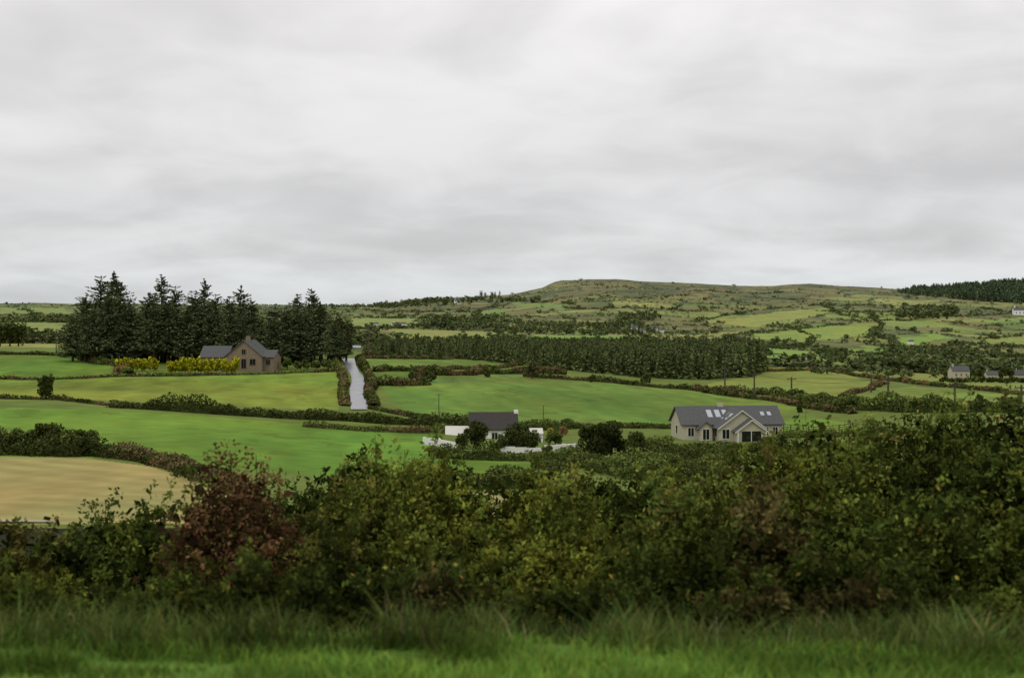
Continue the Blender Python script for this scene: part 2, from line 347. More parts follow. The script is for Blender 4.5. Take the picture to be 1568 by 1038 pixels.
for s in [(70,613,570,17,DK*.8),(68,693,644,34,DK*.85),(130,697,654,30,DK),(15,694,655,30,DK),(728,692,640,23,DK*.75),(795,694,644,33,DK*.8),(812,694,655,20,MG*.8),(640,760,730,22,MG),(706,694,660,12,MG*.7),(770,694,664,14,DK),
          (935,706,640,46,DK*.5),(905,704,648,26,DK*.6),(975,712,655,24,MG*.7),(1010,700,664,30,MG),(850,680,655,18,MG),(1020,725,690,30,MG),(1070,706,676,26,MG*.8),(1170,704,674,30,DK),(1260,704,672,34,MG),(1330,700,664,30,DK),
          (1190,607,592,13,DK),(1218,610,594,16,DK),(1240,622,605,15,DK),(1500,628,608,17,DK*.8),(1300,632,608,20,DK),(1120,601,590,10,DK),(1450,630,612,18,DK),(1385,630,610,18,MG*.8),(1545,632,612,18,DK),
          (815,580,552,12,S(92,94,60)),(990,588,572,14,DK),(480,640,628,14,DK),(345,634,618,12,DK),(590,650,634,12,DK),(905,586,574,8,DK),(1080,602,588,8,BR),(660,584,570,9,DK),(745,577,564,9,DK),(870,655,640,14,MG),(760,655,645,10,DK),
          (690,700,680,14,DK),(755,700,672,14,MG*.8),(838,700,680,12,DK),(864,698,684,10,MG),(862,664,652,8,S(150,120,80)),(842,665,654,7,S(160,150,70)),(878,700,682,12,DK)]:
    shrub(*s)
for px in range(184,240,9): shrub(px,569+R(-1,1),546+R(-2,3),8,S(158,160,42),name='golden_cypress_shrub',stem=False)
for px in range(262,372,10): shrub(px,573+R(-1,1),545+R(-2,6),9,S(160,162,38),name='golden_cypress_shrub',stem=False)
for px in (262,420,440,455,470,484,500): shrub(px,566,R(546,553),9,MG*.9)

# ---------------------------------------------------------------- conifers
def conifer_T(Ht,Rad,whorls,nb,nq,q,seed,full=.12,trunk=True,col=S(84,93,66),pw=.62,lo=.45):
    global rng; old=rng; rng=np.random.default_rng(seed); P=[];Cc=[];dirs=[]
    zs=np.linspace(full,1,whorls)**.95
    for z in zs:
        rl=Rad*((1-z)**pw)*(1+.16*np.sin(z*17+seed))+.25
        if z<.25: rl*=.75+z
        for b in range(nb if z<.9 else 4):
            a=R(0,2*math.pi); ln=rl*R(lo,1.2)*(1+.3*math.sin(a*2+z*6+seed*2)); t=np.sqrt(np.linspace(.08,1,nq)); rr_=ln*t
            zz=z*Ht + R(-.5,.5) + (-.18*rr_+.36*ln*t**3 if z<.8 else .25*rr_)
            sw=R(-.14,.14,nq)*ln
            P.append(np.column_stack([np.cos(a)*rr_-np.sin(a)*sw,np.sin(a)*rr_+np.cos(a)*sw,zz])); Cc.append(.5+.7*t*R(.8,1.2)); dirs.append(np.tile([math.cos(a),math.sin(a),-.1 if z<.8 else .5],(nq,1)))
    P=np.concatenate(P); k=np.concatenate(Cc); D=np.concatenate(dirs); n=len(P); a=D+unit(n)*.7; a/=np.linalg.norm(a,axis=1,keepdims=True)
    b=np.cross(a,unit(n)); b/=np.linalg.norm(b,axis=1,keepdims=True); L=(q*R(.6,1.4,n)*(1-.4*P[:,2]/Ht))[:,None]; W=L*.45
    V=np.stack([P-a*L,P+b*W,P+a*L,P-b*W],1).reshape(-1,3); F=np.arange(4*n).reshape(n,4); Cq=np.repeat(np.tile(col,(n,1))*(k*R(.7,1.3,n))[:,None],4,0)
    parts=[(V,F,Cq)]
    if trunk: parts.append(tube([[0,0,-1],[0,0,Ht*.5],[0,0,Ht*1.02]],[Ht*.02,Ht*.012,.02],6,S(72,60,50)))
    rng=old; return join(parts)
CT=[conifer_T(20,5.2,40,9,10,.5,s,full=f,col=S(82,90,60),pw=p_,lo=.3) for s,f,p_ in ((1,.14,.55),(2,.2,.45),(3,.12,.6),(4,.25,.42))]
CM=[]
for T in CT:
    o=obj('tmp',*T,M_con); CM.append(o.data); bpy.data.objects.remove(o)
def conifer(px,d,ytop,wid=1.,v=0,parent=None,name='conifer_tree'):
    x=(px-CX)/FP*d; z=float(H(x,d)[0]); ht=CZ-d*(ytop-HY)/FP-z; o=bpy.data.objects.new(name,CM[v%4]); bpy.context.scene.collection.objects.link(o)
    o.location=(x,d,z-.2); o.scale=(wid*ht/20,wid*ht/20,ht/20); o.rotation_euler=(R(-.02,.02),R(-.05,.05),R(0,6.28)); o.parent=parent
for a in [(176,300,417,.9,0),(150,296,425,1.1,1),(131,292,454,1.2,2),(186,302,434,1.1,3),(247,300,423,.9,2),(232,294,449,1.2,0),(264,300,440,1.1,1),(315,302,429,.9,2),(300,297,447,1.1,3),(333,296,452,1.1,1),(366,301,438,.9,0),(352,296,455,1.2,1),(384,297,460,1.2,3),(477,302,444,.95,3),(456,299,452,1.1,1),(490,297,462,1.2,0),(425,300,470,1.3,3),(440,296,472,1.3,1),(197,292,468,1.3,3),(164,291,450,1.2,3)]:
    conifer(*a)
grove=bpy.data.objects.new('conifer_grove',None); bpy.context.scene.collection.objects.link(grove)
for px in np.arange(112,530,9.5):
    top=np.interp(px,[105,130,170,200,212,222,270,300,400,420,450,500,545],[490,468,462,478,492,470,462,468,478,484,474,474,492])
    conifer(px+R(-5,5),R(288,318),top+R(0,18),R(1.3,1.8),int(R(0,4)),grove,'conifer')
def wall_of(px0,px1,n,py0,py1,yt0,yt1,hw0,hw1,cols_,name):
    for i in range(n):
        shrub(R(px0,px1),R(py0,py1),R(yt0,yt1),R(hw0,hw1),cols_[i%len(cols_)]*R(.85,1.15),name=name)
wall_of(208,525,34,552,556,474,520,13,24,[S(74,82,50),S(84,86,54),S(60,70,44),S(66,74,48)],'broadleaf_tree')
for a in ((508,482,18),(520,480,17),(530,490,14)): shrub(a[0],553,a[1],a[2],S(78,80,50)*R(.8,1.1),name='broadleaf_tree')
wall_of(110,240,6,550,554,500,528,9,17,[S(72,76,48)],'broadleaf_tree')
for px in (0,15,28): shrub(px,530,R(488,500),14,DK*.9,name='broadleaf_tree')

# plantation
LT=[conifer_T(10,1.9,13,5,3,.8,20+s,full=.05,col=S(82,91,62)) for s in range(3)]
def scatter_px(poly,n):
    W=wpoly([tuple(p) for p in poly]); out=np.zeros((0,2))
    while len(out)<n:
        p=np.column_stack([R(W[:,0].min(),W[:,0].max(),n*3),R(W[:,1].min(),W[:,1].max(),n*3)]); p=p[inpoly(p[:,0],p[:,1],W)]; out=np.concatenate([out,p])
    return out[:n]
def forest(name,poly,n,hfun,Ts,m,tint=(1,1,1),wide=1.0):
    P=scatter_px(poly,n); parts=[]; q=rng.integers(0,len(Ts),n)
    for k_ in range(len(Ts)):
        p=P[q==k_]
        if len(p)==0: continue
        z=H(p[:,0],p[:,1]); px=CX+FP*p[:,0]/p[:,1]; h=hfun(px)*R(.75,1.2,len(p)); ref=Ts[k_][0][:,2].max(); s=h/ref
        parts.append(repl(Ts[k_],np.column_stack([p,z-.1]),np.column_stack([s*wide,s*wide,s]),R(0,6.28,len(p)),np.array(tint)*R(.65,1.35,len(p))[:,None]))
    return obj(name,*join(parts),m)
forest('conifer_plantation',[(560,546),(640,546),(720,551),(800,560),(900,570),(985,579),(1080,582),(1150,578),(1170,568),(1165,548),(1000,541),(800,535),(610,531)],3000,
   lambda px:np.interp(px,[550,800,1000,1160],[4.2,5.8,8,9.5]),LT,M_con,(1.2,1.2,.95),1.25)
def blob_T(seed,n=30,h=1.0):
    global rng; old=rng; rng=np.random.default_rng(seed); cc,cr=lumps(6,.5,.5,h); q=rng.integers(0,6,n); v=unit(n); P=cc[q]+v*cr[q][:,None]*np.array([.55,.55,.6]); P[:,2]=np.maximum(P[:,2],.02)
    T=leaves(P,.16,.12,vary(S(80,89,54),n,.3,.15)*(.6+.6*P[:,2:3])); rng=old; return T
BT=[blob_T(s) for s in range(6)]
FW=[wpoly(f[1]) for f in fields[14:]]
PL=wpoly([(545,546),(985,579),(1150,578),(1170,568),(1165,546),(1000,538),(800,530),(610,526)])
N=150000; px=R(-150,1720,N); d=np.exp(R(math.log(480),math.log(2950),N)); x=(px-CX)/FP*d; e,cid=vor(x,d); z=H(x,d)
el=elev_of(x,d,z); wd=fbm(x/110,d/80,66,4); ln=fbm(x/60,d/60,12,3)
onedge=(e<.035)&(ln>.38)&(rng.random(N)<np.clip(1.5-el,0.12,.9)); wood=(wd>.64)&(rng.random(N)<.3*np.clip(1.3-el,0.2,1)); scrub=(fbm(x/34,d/50,68,4)>.62)&(rng.random(N)<.25)
keep=onedge|wood|scrub
for W in FW: keep&=~inpoly(x,d,W)
keep&=~inpoly(x,d,PL)
big=(onedge|wood)[keep]; x=x[keep];d=d[keep]; h=np.where(big,R(1.2,4.5,len(x))*(.6+.8*(rng.random(len(x))<.12)),R(.6,2.0,len(x)))
LN=[[(1165,531),(1250,539),(1345,546),(1480,560)],[(1190,549),(1256,550),(1330,558),(1450,566)],[(1110,519),(1250,533),(1340,545)],[(1070,516),(1160,508),(1300,498),(1470,486),(1600,480)],[(1330,480),(1350,500),(1330,520)],[(1200,500),(1250,515),(1230,530)],
 [(1420,512),(1500,520),(1600,512)],[(1340,515),(1380,530),(1360,546)],[(1440,495),(1500,500),(1600,497)],[(1380,534),(1480,528),(1600,535)],[(1450,540),(1530,548),(1600,545)],[(1060,492),(1160,478),(1250,470),(1400,468)],[(1260,470),(1290,485),(1340,492)],
 [(1180,455),(1250,462),(1330,462)],[(860,470),(930,476),(1000,474),(1080,480)],[(780,460),(860,464),(900,472)],[(700,478),(790,486),(880,492)],[(730,472),(740,486),(700,500)],[(780,500),(900,506),(1010,508),(1100,508)],[(540,505),(620,503),(700,506)],[(600,515),(700,521),(800,524),(960,524),(1100,524)],
 [(540,488),(640,486),(700,490)],[(0,483),(120,484)],[(0,512),(120,516)],[(0,496),(60,490),(120,494)],[(30,475),(60,482)],[(1500,470),(1540,480),(1600,484)],[(1250,480),(1330,482),(1420,476)],[(900,450),(960,455),(1060,452)],[(1060,445),(1120,452),(1200,450)],[(570,478),(640,480),(700,476)]]
for L_ in LN:
    W=np.array([G(*p)[:2] for p in L_]); seg=np.linalg.norm(np.diff(W,axis=0),axis=1); s=np.concatenate([[0],np.cumsum(seg)]); n_=int(s[-1]/2.6)+10
    tt=R(0,s[-1],n_); a=np.interp(tt,s,W[:,0])+rng.normal(size=n_)*2+12*(fbm(tt/50,tt*0,5,3)-.5); b=np.interp(tt,s,W[:,1])+rng.normal(size=n_)*3+16*(fbm(tt/40,tt*0,25,3)-.5); kk_=fbm(tt/25,tt*0+len(x)%97,7,3)
    hh=R(1.2,3.6,n_)*(.5+1.4*np.clip(kk_-.25,0,1)); hh=np.where(rng.random(n_)<.05,hh*1.8,hh); sel=kk_>.3
    x=np.concatenate([x,a[sel]]); d=np.concatenate([d,b[sel]]); h=np.concatenate([h,hh[sel]])
z=H(x,d); nn=len(x); print('far trees',nn)
h=h*(1+.2*np.clip((d-1000)/1500,0,1)); q=rng.integers(0,6,nn); parts=[]; hzt=(1+.4*np.clip((d-500)/2200,0,1))  # tree tint lightens with distance, haze painted into leaf colour
for k_ in range(6):
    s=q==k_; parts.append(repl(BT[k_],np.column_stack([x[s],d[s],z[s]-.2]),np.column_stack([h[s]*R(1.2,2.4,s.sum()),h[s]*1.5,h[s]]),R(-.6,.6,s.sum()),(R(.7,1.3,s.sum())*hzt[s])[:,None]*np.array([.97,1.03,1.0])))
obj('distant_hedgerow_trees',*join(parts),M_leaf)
W_=lambda name,poly,n,h0,Ts=BT,tint=(1.1,1.15,1.2),wide=1.3,m=M_leaf: forest(name,poly,n,lambda px:np.full(len(px),h0),Ts,m,tint,wide)  # default tint paints pale bluish haze onto distant woods
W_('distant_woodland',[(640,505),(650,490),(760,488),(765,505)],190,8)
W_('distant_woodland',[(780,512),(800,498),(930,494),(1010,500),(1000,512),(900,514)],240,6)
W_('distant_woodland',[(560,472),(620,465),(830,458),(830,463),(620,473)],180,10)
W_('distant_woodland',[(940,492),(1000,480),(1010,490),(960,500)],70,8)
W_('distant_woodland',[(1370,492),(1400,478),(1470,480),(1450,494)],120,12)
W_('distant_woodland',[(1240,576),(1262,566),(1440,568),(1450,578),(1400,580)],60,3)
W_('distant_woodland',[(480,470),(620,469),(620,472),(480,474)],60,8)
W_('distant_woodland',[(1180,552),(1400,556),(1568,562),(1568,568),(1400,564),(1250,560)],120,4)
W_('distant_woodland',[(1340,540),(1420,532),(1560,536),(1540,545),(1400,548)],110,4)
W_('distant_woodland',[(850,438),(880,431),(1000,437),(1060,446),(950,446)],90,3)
forest('distant_conifer_forest',[(1375,446),(1400,442),(1568,436),(1720,436),(1720,461),(1568,464),(1480,459),(1400,455)],2600,lambda px:np.interp(px,[1375,1568],[9,17]),LT,M_con,(1.2,1.35,1.5),2.0)  # bluish tint is haze painted into the needle colour
forest('distant_conifers',[(733,457),(733,454),(766,454),(766,457)],14,lambda px:np.full(len(px),13.),LT,M_con,(1.2,1.2,1.2),1.3)

# ---------------------------------------------------------------- buildings
class MB:
    def __init__(s): s.v=[];s.f=[]
    def poly(s,pts): i=len(s.v); s.v+= [tuple(p) for p in pts]; s.f.append(list(range(i,i+len(pts))))
    def box(s,x0,x1,y0,y1,z0,z1):
        p=[(x0,y0,z0),(x1,y0,z0),(x1,y1,z0),(x0,y1,z0),(x0,y0,z1),(x1,y0,z1),(x1,y1,z1),(x0,y1,z1)]
        for q in ((3,2,1,0),(4,5,6,7),(0,1,5,4),(1,2,6,5),(2,3,7,6),(3,0,4,7)): s.poly([p[k] for k in q])
    def slab(s,p,th):
        p=[np.array(q,float) for q in p]; nrm=np.cross(p[1]-p[0],p[2]-p[0]); nrm/=np.linalg.norm(nrm)
        if nrm[2]<0: nrm=-nrm
        t=[q+nrm*th for q in p]; s.poly(t); s.poly(p[::-1])
        for i in range(4): j=(i+1)%4; s.poly([p[i],p[j],t[j],t[i]])
    def prism(s,prof,ax,a0,a1):
        f=(lambda u,z,a:(a,u,z)) if ax=='x' else (lambda u,z,a:(u,a,z))
        s.poly([f(u,z,a0) for u,z in prof]); s.poly([f(u,z,a1) for u,z in prof][::-1])
        for i in range(len(prof)):
            j=(i+1)%len(prof); s.poly([f(*prof[i],a0),f(*prof[j],a0),f(*prof[j],a1),f(*prof[i],a1)])
    def out(s,name,m,parent):
        me=bpy.data.meshes.new(name); me.from_pydata(s.v,[],s.f); me.materials.append(m); o=bpy.data.objects.new(name,me); bpy.context.scene.collection.objects.link(o); o.parent=parent; return o
def gable(wb,rb,x0,x1,y0,y1,he,hr,ax,oh=.35,th=.14,apex=None):
    if ax=='x':
        mid=(y0+y1)/2; wb.prism([(y0,-1.5),(y1,-1.5),(y1,he),(mid,hr),(y0,he)],'x',x0,x1); k=(hr-he)/(mid-y0)
        for yy,sg in ((y0,-1),(y1,1)):
            rb.slab([(x0-oh,yy+sg*oh,he-k*oh),(x1+oh,yy+sg*oh,he-k*oh),(x1+oh,mid,hr),(x0-oh,mid,hr)],th)
    else:
        mid=(x0+x1)/2; wb.prism([(x0,-1.5),(x1,-1.5),(x1,he),(mid,hr),(x0,he)],'y',y0,y1); k=(hr-he)/(mid-x0)
        for xx,sg in ((x0,-1),(x1,1)):
            rb.slab([(xx+sg*oh,y0-oh,he-k*oh),(xx+sg*oh,y1,he-k*oh),(mid,y1,hr),(mid,y0-oh,hr)],th)
def win(gb,tb,x0,x1,z0,z1,y,side='f'):
    if side=='f':
        gb.box(x0,x1,y-.03,y+.02,z0,z1)
        for a in ((x0-.1,x0,z0-.1,z1+.1),(x1,x1+.1,z0-.1,z1+.1),(x0,x1,z1,z1+.1),(x0,x1,z0-.1,z0),((x0+x1)/2-.03,(x0+x1)/2+.03,z0,z1)): tb.box(a[0],a[1],y-.07,y+.02,a[2],a[3])
    else:
        gb.box(y-.03,y+.02,x0,x1,z0,z1)
        for a in ((x0-.1,x0,z0-.1,z1+.1),(x1,x1+.1,z0-.1,z1+.1),(x0,x1,z1,z1+.1),(x0,x1,z0-.1,z0)): tb.box(y-.07,y+.02,a[0],a[1],a[2],a[3])
def empty(name,loc,yaw):
    e=bpy.data.objects.new(name,None); bpy.context.scene.collection.objects.link(e); e.location=loc; e.rotation_euler=(0,0,yaw); return e
def at(px,d,z=None,py=None):
    x=(px-CX)/FP*d; zz=float(H(x,d)[0]) if py is None else CZ-d*(py-HY)/FP; return (x,d,zz)
E=empty('bungalow_house',at(1045,190,py=675),math.radians(6))
w,r,gl,tr,sk,ch=MB(),MB(),MB(),MB(),MB(),MB()
gable(w,r,0,16,0,7.6,2.6,5.0,'x'); gable(w,r,5,12.1,-3,3.8,2.3,4.9,'y'); gable(w,r,7.3,11.9,-4.6,-3.0,1.9,3.55,'y')
gable(w,r,2.4,4.4,-1.3,1.5,2.1,3.0,'y')
for a in ((.9,1.8),(12.9,13.7),(14.4,15.2)): win(gl,tr,a[0],a[1],.7,2.0,0)
win(gl,tr,2.9,3.9,.3,1.9,-1.3); win(gl,tr,5.5,6.6,.6,2.0,-3); gl.box(8.1,11.1,-4.64,-4.5,0,1.85); tr.box(7.3,7.55,-5.0,-4.61,-.5,1.75); tr.box(11.65,11.9,-5.0,-4.61,-.5,1.75); tr.box(9.5,9.62,-4.7,-4.645,0,1.85)
win(gl,tr,3.0,4.2,.8,2.1,0,'s'); win(gl,tr,-1.9,-.8,.7,2.0,5,'s')
def skyl(x0,x1,t0,t1,y0=0,he=2.6,k=2.4/3.8):
    sk.slab([(x0,y0+t0,he+k*t0+.17),(x1,y0+t0,he+k*t0+.17),(x1,y0+t1,he+k*t1+.17),(x0,y0+t1,he+k*t1+.17)],.05)
for a in ((4.4,5.2),(5.7,6.5),(6.9,7.6)): skyl(a[0],a[1],1.2,2.8)
for a in ((13.0,13.6),(14.1,14.7)): skyl(a[0],a[1],1.5,2.3)
kk=(4.9-2.3)/3.55
for y0 in (-2.3,-.6):
    u0=1.2; sk.slab([(5+u0,y0,2.3+kk*u0+.19),(5+u0,y0+1.1,2.3+kk*u0+.19),(5+u0+1.3,y0+1.1,2.3+kk*(u0+1.3)+.19),(5+u0+1.3,y0,2.3+kk*(u0+1.3)+.19)],.04)
ch.box(6.6,7.5,3.5,4.1,4.5,5.5)
def barge(x0,x1,y,he,hr,oh=.35):
    mid=(x0+x1)/2;k=(hr-he)/(mid-x0)
    for xx,sg in ((x0,-1),(x1,1)): tr.prism([(xx+sg*oh,he-k*oh-.12),(mid,hr-.12),(mid,hr+.1),(xx+sg*oh,he-k*oh+.1)],'y',y-oh-.06,y-oh-.01)
barge(5,12.1,-3,2.3,4.9); barge(7.3,11.9,-4.6,1.9,3.55)
w.out('walls',M_cream,E); r.out('roof',M_slate,E); gl.out('windows',M_glass,E); tr.out('trim',M_trim,E); sk.out('skylights',M_sky,E); ch.out('chimney',M_cream,E)
E=empty('stone_house',at(346,270,py=565),math.radians(-4)); w,r,gl,tr,ch=MB(),MB(),MB(),MB(),MB()
gable(w,r,0,8,0,9,2.9,6.2,'y'); gable(w,r,7.9,10.2,1.5,8,2.6,4.0,'x'); gable(w,r,-6,-.1,1,7,2.7,4.9,'x')
win(gl,tr,1.5,2.7,.9,2.2,0);win(gl,tr,3.5,4.5,.2,2.2,0);win(gl,tr,5.4,6.6,.9,2.2,0);win(gl,tr,3.6,4.4,3.3,4.3,0);win(gl,tr,-4.5,-3.4,.9,2.0,1);win(gl,tr,8.6,9.5,.9,2.0,1.5)
ch.box(3.6,4.5,3,3.7,5.6,7.2)
w.out('walls',M_stone,E); r.out('roof',M_slate,E); gl.out('windows',M_glass,E); tr.out('window_frames',mat('brown_frames',S(110,100,88)),E); ch.out('chimney',M_stone,E)
E=empty('white_cottage',at(722,174,py=683),math.radians(3)); w,r,gl,tr,ch,rp=MB(),MB(),MB(),MB(),MB(),MB()
gable(w,r,0,6.4,0,6,2.5,4.5,'x'); gable(w,rp,-3.4,-.1,1,5,1.3,2.5,'x'); gable(w,rp,6.5,10.2,0.5,4,1.6,2.2,'x',oh=.1)
for a in (.8,2.9,4.8): win(gl,tr,a,a+.8,.9,1.9,0)
win(gl,tr,7.6,8.5,.6,1.3,.5); ch.box(6.2,6.8,2.6,3.3,4.0,4.9) 
w.out('walls',M_white,E); r.out('roof',M_slated,E); rp.out('pale_roof',M_trim,E); gl.out('windows',M_glass,E); tr.out('window_frames',M_trim,E); ch.out('chimney',M_white,E)
for seg_ in (((650,680),(672,682),(700,688)),((768,694),(830,697)),((836,693),(882,690))):
    gw=MB(); pts=[G(a,b) for a,b in seg_]
    for a,b in zip(pts,pts[1:]):
        n_=max(1,int(np.linalg.norm(b-a)/1.6))
        for i in range(n_):
            p=a+(b-a)*i/n_; q=a+(b-a)*(i+1)/n_; dirn=(q-p)[:2]/np.linalg.norm((q-p)[:2]); nr=np.array([-dirn[1],dirn[0]])*.12; z=max(p[2],q[2]); zz=z+.85
            A0=[(p[0]-nr[0],p[1]-nr[1]),(q[0]-nr[0],q[1]-nr[1]),(q[0]+nr[0],q[1]+nr[1]),(p[0]+nr[0],p[1]+nr[1])]
            gw.poly([(x_,y_,zz) for x_,y_ in A0])
            for k_ in range(4):
                u,v=A0[k_],A0[(k_+1)%4]; gw.poly([(u[0],u[1],z-.8),(v[0],v[1],z-.8),(v[0],v[1],zz),(u[0],u[1],zz)])
            if i%3==0: gw.box(p[0]-.2,p[0]+.2,p[1]-.2,p[1]+.2,z-.8,zz+.12)
    gw.out('white_garden_wall',M_white,None)
def far_house(px,py,wpx,hpx,m,yaw=0.1,name='distant_house'):
    b=G(px,py); d=b[1]; W=wpx/FP*d; Hh=hpx/FP*d; e_=empty(name,b,yaw); w,r,gl,tr=MB(),MB(),MB(),MB()
    gable(w,r,-W/2,W/2,0,W*.55,Hh*.62,Hh,'x',oh=.15); 
    for k_ in (-.3,0,.3): win(gl,tr,W*k_-W*.04,W*k_+W*.04,Hh*.22,Hh*.42,0)
    tr.box(-W*.4,-W*.34,W*.2,W*.3,Hh*.9,Hh*1.2)
    w.out('walls',m,e_); r.out('roof',M_slate,e_); gl.out('windows',M_glass,e_); tr.out('trim',m,e_)
for a in [(1472,580,28,19,M_cream),(1520,581,18,13,M_cream),(1562,583,14,17,M_cream),(1000,506,14,9,M_cream),(972,506,10,9,M_white),(985,508,9,7,M_cream),(1015,507,8,6,M_white),(701,468,9,8,M_white),(668,499,14,9,M_white),(654,497,10,8,M_white),(612,499,22,7,M_white),(1562,484,18,12,M_white),(4,519,30,12,M_white),(575,499,9,6,M_white),(1235,551,10,6,M_white),(1395,527,9,6,M_white),(1130,519,8,6,M_white)]:
    far_house(*a,yaw=R(-.4,.4))
for px in range(1445,1600,12): shrub(px,586+R(-1,1),R(575,580),R(6,11),DK)
for px in (1452,1490,1500,1507,1535,1547): shrub(px,579,R(562,567),R(6,9),DK)

# ---------------------------------------------------------------- poles, wires, fence
def pole(px,py,ytop,arm=True,rr_=.22):
    b=G(px,py); d=b[1]; h=(py-ytop)/FP*d; e_=empty('utility_pole',b,R(-.3,.3))
    V,F,C=tube([[0,0,-.5],[0,0,h*.5],[0,0,h]],[rr_,rr_*.85,rr_*.7],8); obj('post',V,F,None,M_wood,e_)
    if arm:
        m_=MB(); m_.box(-1.0,1.0,-.2,-.1,h-.55,h-.38); 
        for xx in (-.9,0,.9): m_.box(xx-.06,xx+.06,-.19,-.09,h-.379,h-.15)
        m_.out('crossarm',M_wood,e_)
    return np.array([b[0],b[1],b[2]+h-.3])
t1=pole(1155,608,570);t2=pole(1360,628,576);t3=pole(1462,630,584);pole(1334,600,572);pole(672,640,602,False,.08);pole(832,655,620,False,.08);t4=pole(565,549,498,rr_=.17);pole(606,545,520,False,.15);pole(619,548,524,False,.15);t6=pole(1110,600,562);pole(86,540,505,rr_=.15);pole(560,545,512,False,.15);t7=pole(1564,636,588);pole(1212,606,578)
def wire(a,b,sag=1.0):
    t=np.linspace(0,1,20)[:,None]; p=a*(1-t)+b*t; p[:,2]-=sag*4*(t*(1-t))[:,0]; V,F,C=tube(p,.025,4); obj('overhead_wire',V,F,None,M_wire)
wire(t6,t1);wire(t1,t2,1.5);wire(t2,t3);wire(t3,t7)
fe=MB()
fp=[G(a,b) for a,b in ((1200,660),(1222,662),(1246,665),(1285,662),(1320,657))]
for a,b in zip(fp,fp[1:]):
    n_=max(1,int(np.linalg.norm(b-a)/2))
    for i in range(n_):
        p=a+(b-a)*i/n_; q=a+(b-a)*(i+1)/n_; fe.box(p[0]-.07,p[0]+.07,p[1]-.07,p[1]+.07,p[2]-.3,p[2]+1.25)
        for hz_ in (.4,.75,1.1): fe.slab([(p[0],p[1]-.11,p[2]+hz_),(q[0],q[1]-.11,q[2]+hz_),(q[0],q[1]-.075,q[2]+hz_),(p[0],p[1]-.075,p[2]+hz_)],.09)
fe.out('wooden_fence',M_wood,None)

# ---------------------------------------------------------------- foreground bushes
crest=[(-200,810),(0,800),(40,790),(110,776),(200,772),(255,765),(290,705),(340,688),(390,690),(430,712),(470,724),(530,706),(600,685),(660,692),(700,735),(745,772),(780,745),(830,704),(900,698),(950,716),(1000,726),(1040,710),(1100,690),(1200,660),(1300,630),(1360,600),(1420,592),(1568,600),(1800,600)]
cr=lambda p: float(np.interp(p,[c[0] for c in crest],[c[1] for c in crest]))
G1=S(94,106,44);G2=S(76,90,40);G3=S(118,126,50);RB=S(104,80,54);OL=S(106,104,52);BN=S(96,90,52)
def fgbush(px,d,ytop,W,col,n=6000,ls=.032,name='hawthorn_bush',col2=None,shoots=46):
    x0=(px-CX)/FP*d; zg=float(H(x0,d)[0]); h=max(.5,CZ-d*(ytop-HY)/FP-zg)
    a=R(0,2*math.pi,shoots); r=np.sqrt(rng.random(shoots)); tip=np.column_stack([np.cos(a)*r*W,np.sin(a)*r*W*.8,h*(1-.6*r**2)*R(.6,1.0,shoots)])
    tip[0]=[0,0,h]; base=tip*np.array([.25,.25,0])+np.column_stack([R(-.1,.1,(shoots,2)),np.full(shoots,-.1)])
    mid=base*.45+tip*.55+np.column_stack([R(-.12,.12,(shoots,2))*W,h*R(.05,.2,shoots)])
    tw=7; q=np.repeat(np.arange(shoots),tw); t=R(.3,1,len(q)); 
    def bez(q,t): t=t[:,None]; return base[q]*(1-t)**2+2*mid[q]*t*(1-t)+tip[q]*t*t
    o=bez(q,t); dirn=unit(len(q)); dirn[:,2]=np.abs(dirn[:,2])*.8+.2; ln=R(.18,.55,len(q))*(h/2.4)**.5; end=o+dirn*ln[:,None]
    k=rng.integers(0,len(q),n); s=rng.random(n)**.8; P=o[k]+(end-o)[k]*s[:,None]+rng.normal(size=(n,3))*.055*(h/2.2)**.4
    sh=R(.5,1.45,shoots); tint=(R(.7,1.3,len(q))*sh[q])[k]; c=vary(col,n,.22,.12)
    if col2 is not None:
        mm=((R(0,1,shoots)<.4)[q])[k]; c[mm]=vary(col2,mm.sum(),.22,.12)
    yl=rng.random(n)<.01; c[yl]=vary(S(136,130,60),yl.sum(),.3,.2)
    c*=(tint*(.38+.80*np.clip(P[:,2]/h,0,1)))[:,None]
    parts=[leaves(P,ls*R(.6,1.6,n),ls*.58*R(.7,1.4,n),c,up=.25)]
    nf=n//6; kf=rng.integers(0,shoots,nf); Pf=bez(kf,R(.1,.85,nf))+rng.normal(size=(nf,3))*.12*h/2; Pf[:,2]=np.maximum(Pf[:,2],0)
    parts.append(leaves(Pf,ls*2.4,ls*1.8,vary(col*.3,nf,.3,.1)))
    for i in range(0,shoots,2):
        tt=np.array([0,.35,.7,1.]); parts.append(tube(bez(np.full(4,i),tt),[.022,.016,.01,.004],4,S(60,50,38)))
    ob=obj(name,*join(parts),M_fg); ob.location=(x0,d,zg); return ob
def pick(px):
    if 300<px<420: return RB,G1
    c=[(G1,OL),(G2,G1),(G3,G1),(G1,G2),(G2,G2*.75),(BN,G2),(G2,G1)][int(R(0,7))]; k=R(.62,1.15); return c[0]*k,c[1]*k
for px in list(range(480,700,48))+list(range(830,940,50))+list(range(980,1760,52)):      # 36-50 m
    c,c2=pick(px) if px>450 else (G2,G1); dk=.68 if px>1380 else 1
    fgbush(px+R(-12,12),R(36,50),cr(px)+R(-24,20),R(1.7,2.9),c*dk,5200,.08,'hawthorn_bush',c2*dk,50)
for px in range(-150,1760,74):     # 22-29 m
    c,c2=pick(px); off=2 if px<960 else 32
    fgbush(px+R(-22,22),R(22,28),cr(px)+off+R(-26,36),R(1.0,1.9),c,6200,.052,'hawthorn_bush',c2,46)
for px in (318,352,392): fgbush(px,20,cr(px)+R(-2,6),.75,RB,4500,.038,'hawthorn_bush',S(88,82,44),36)
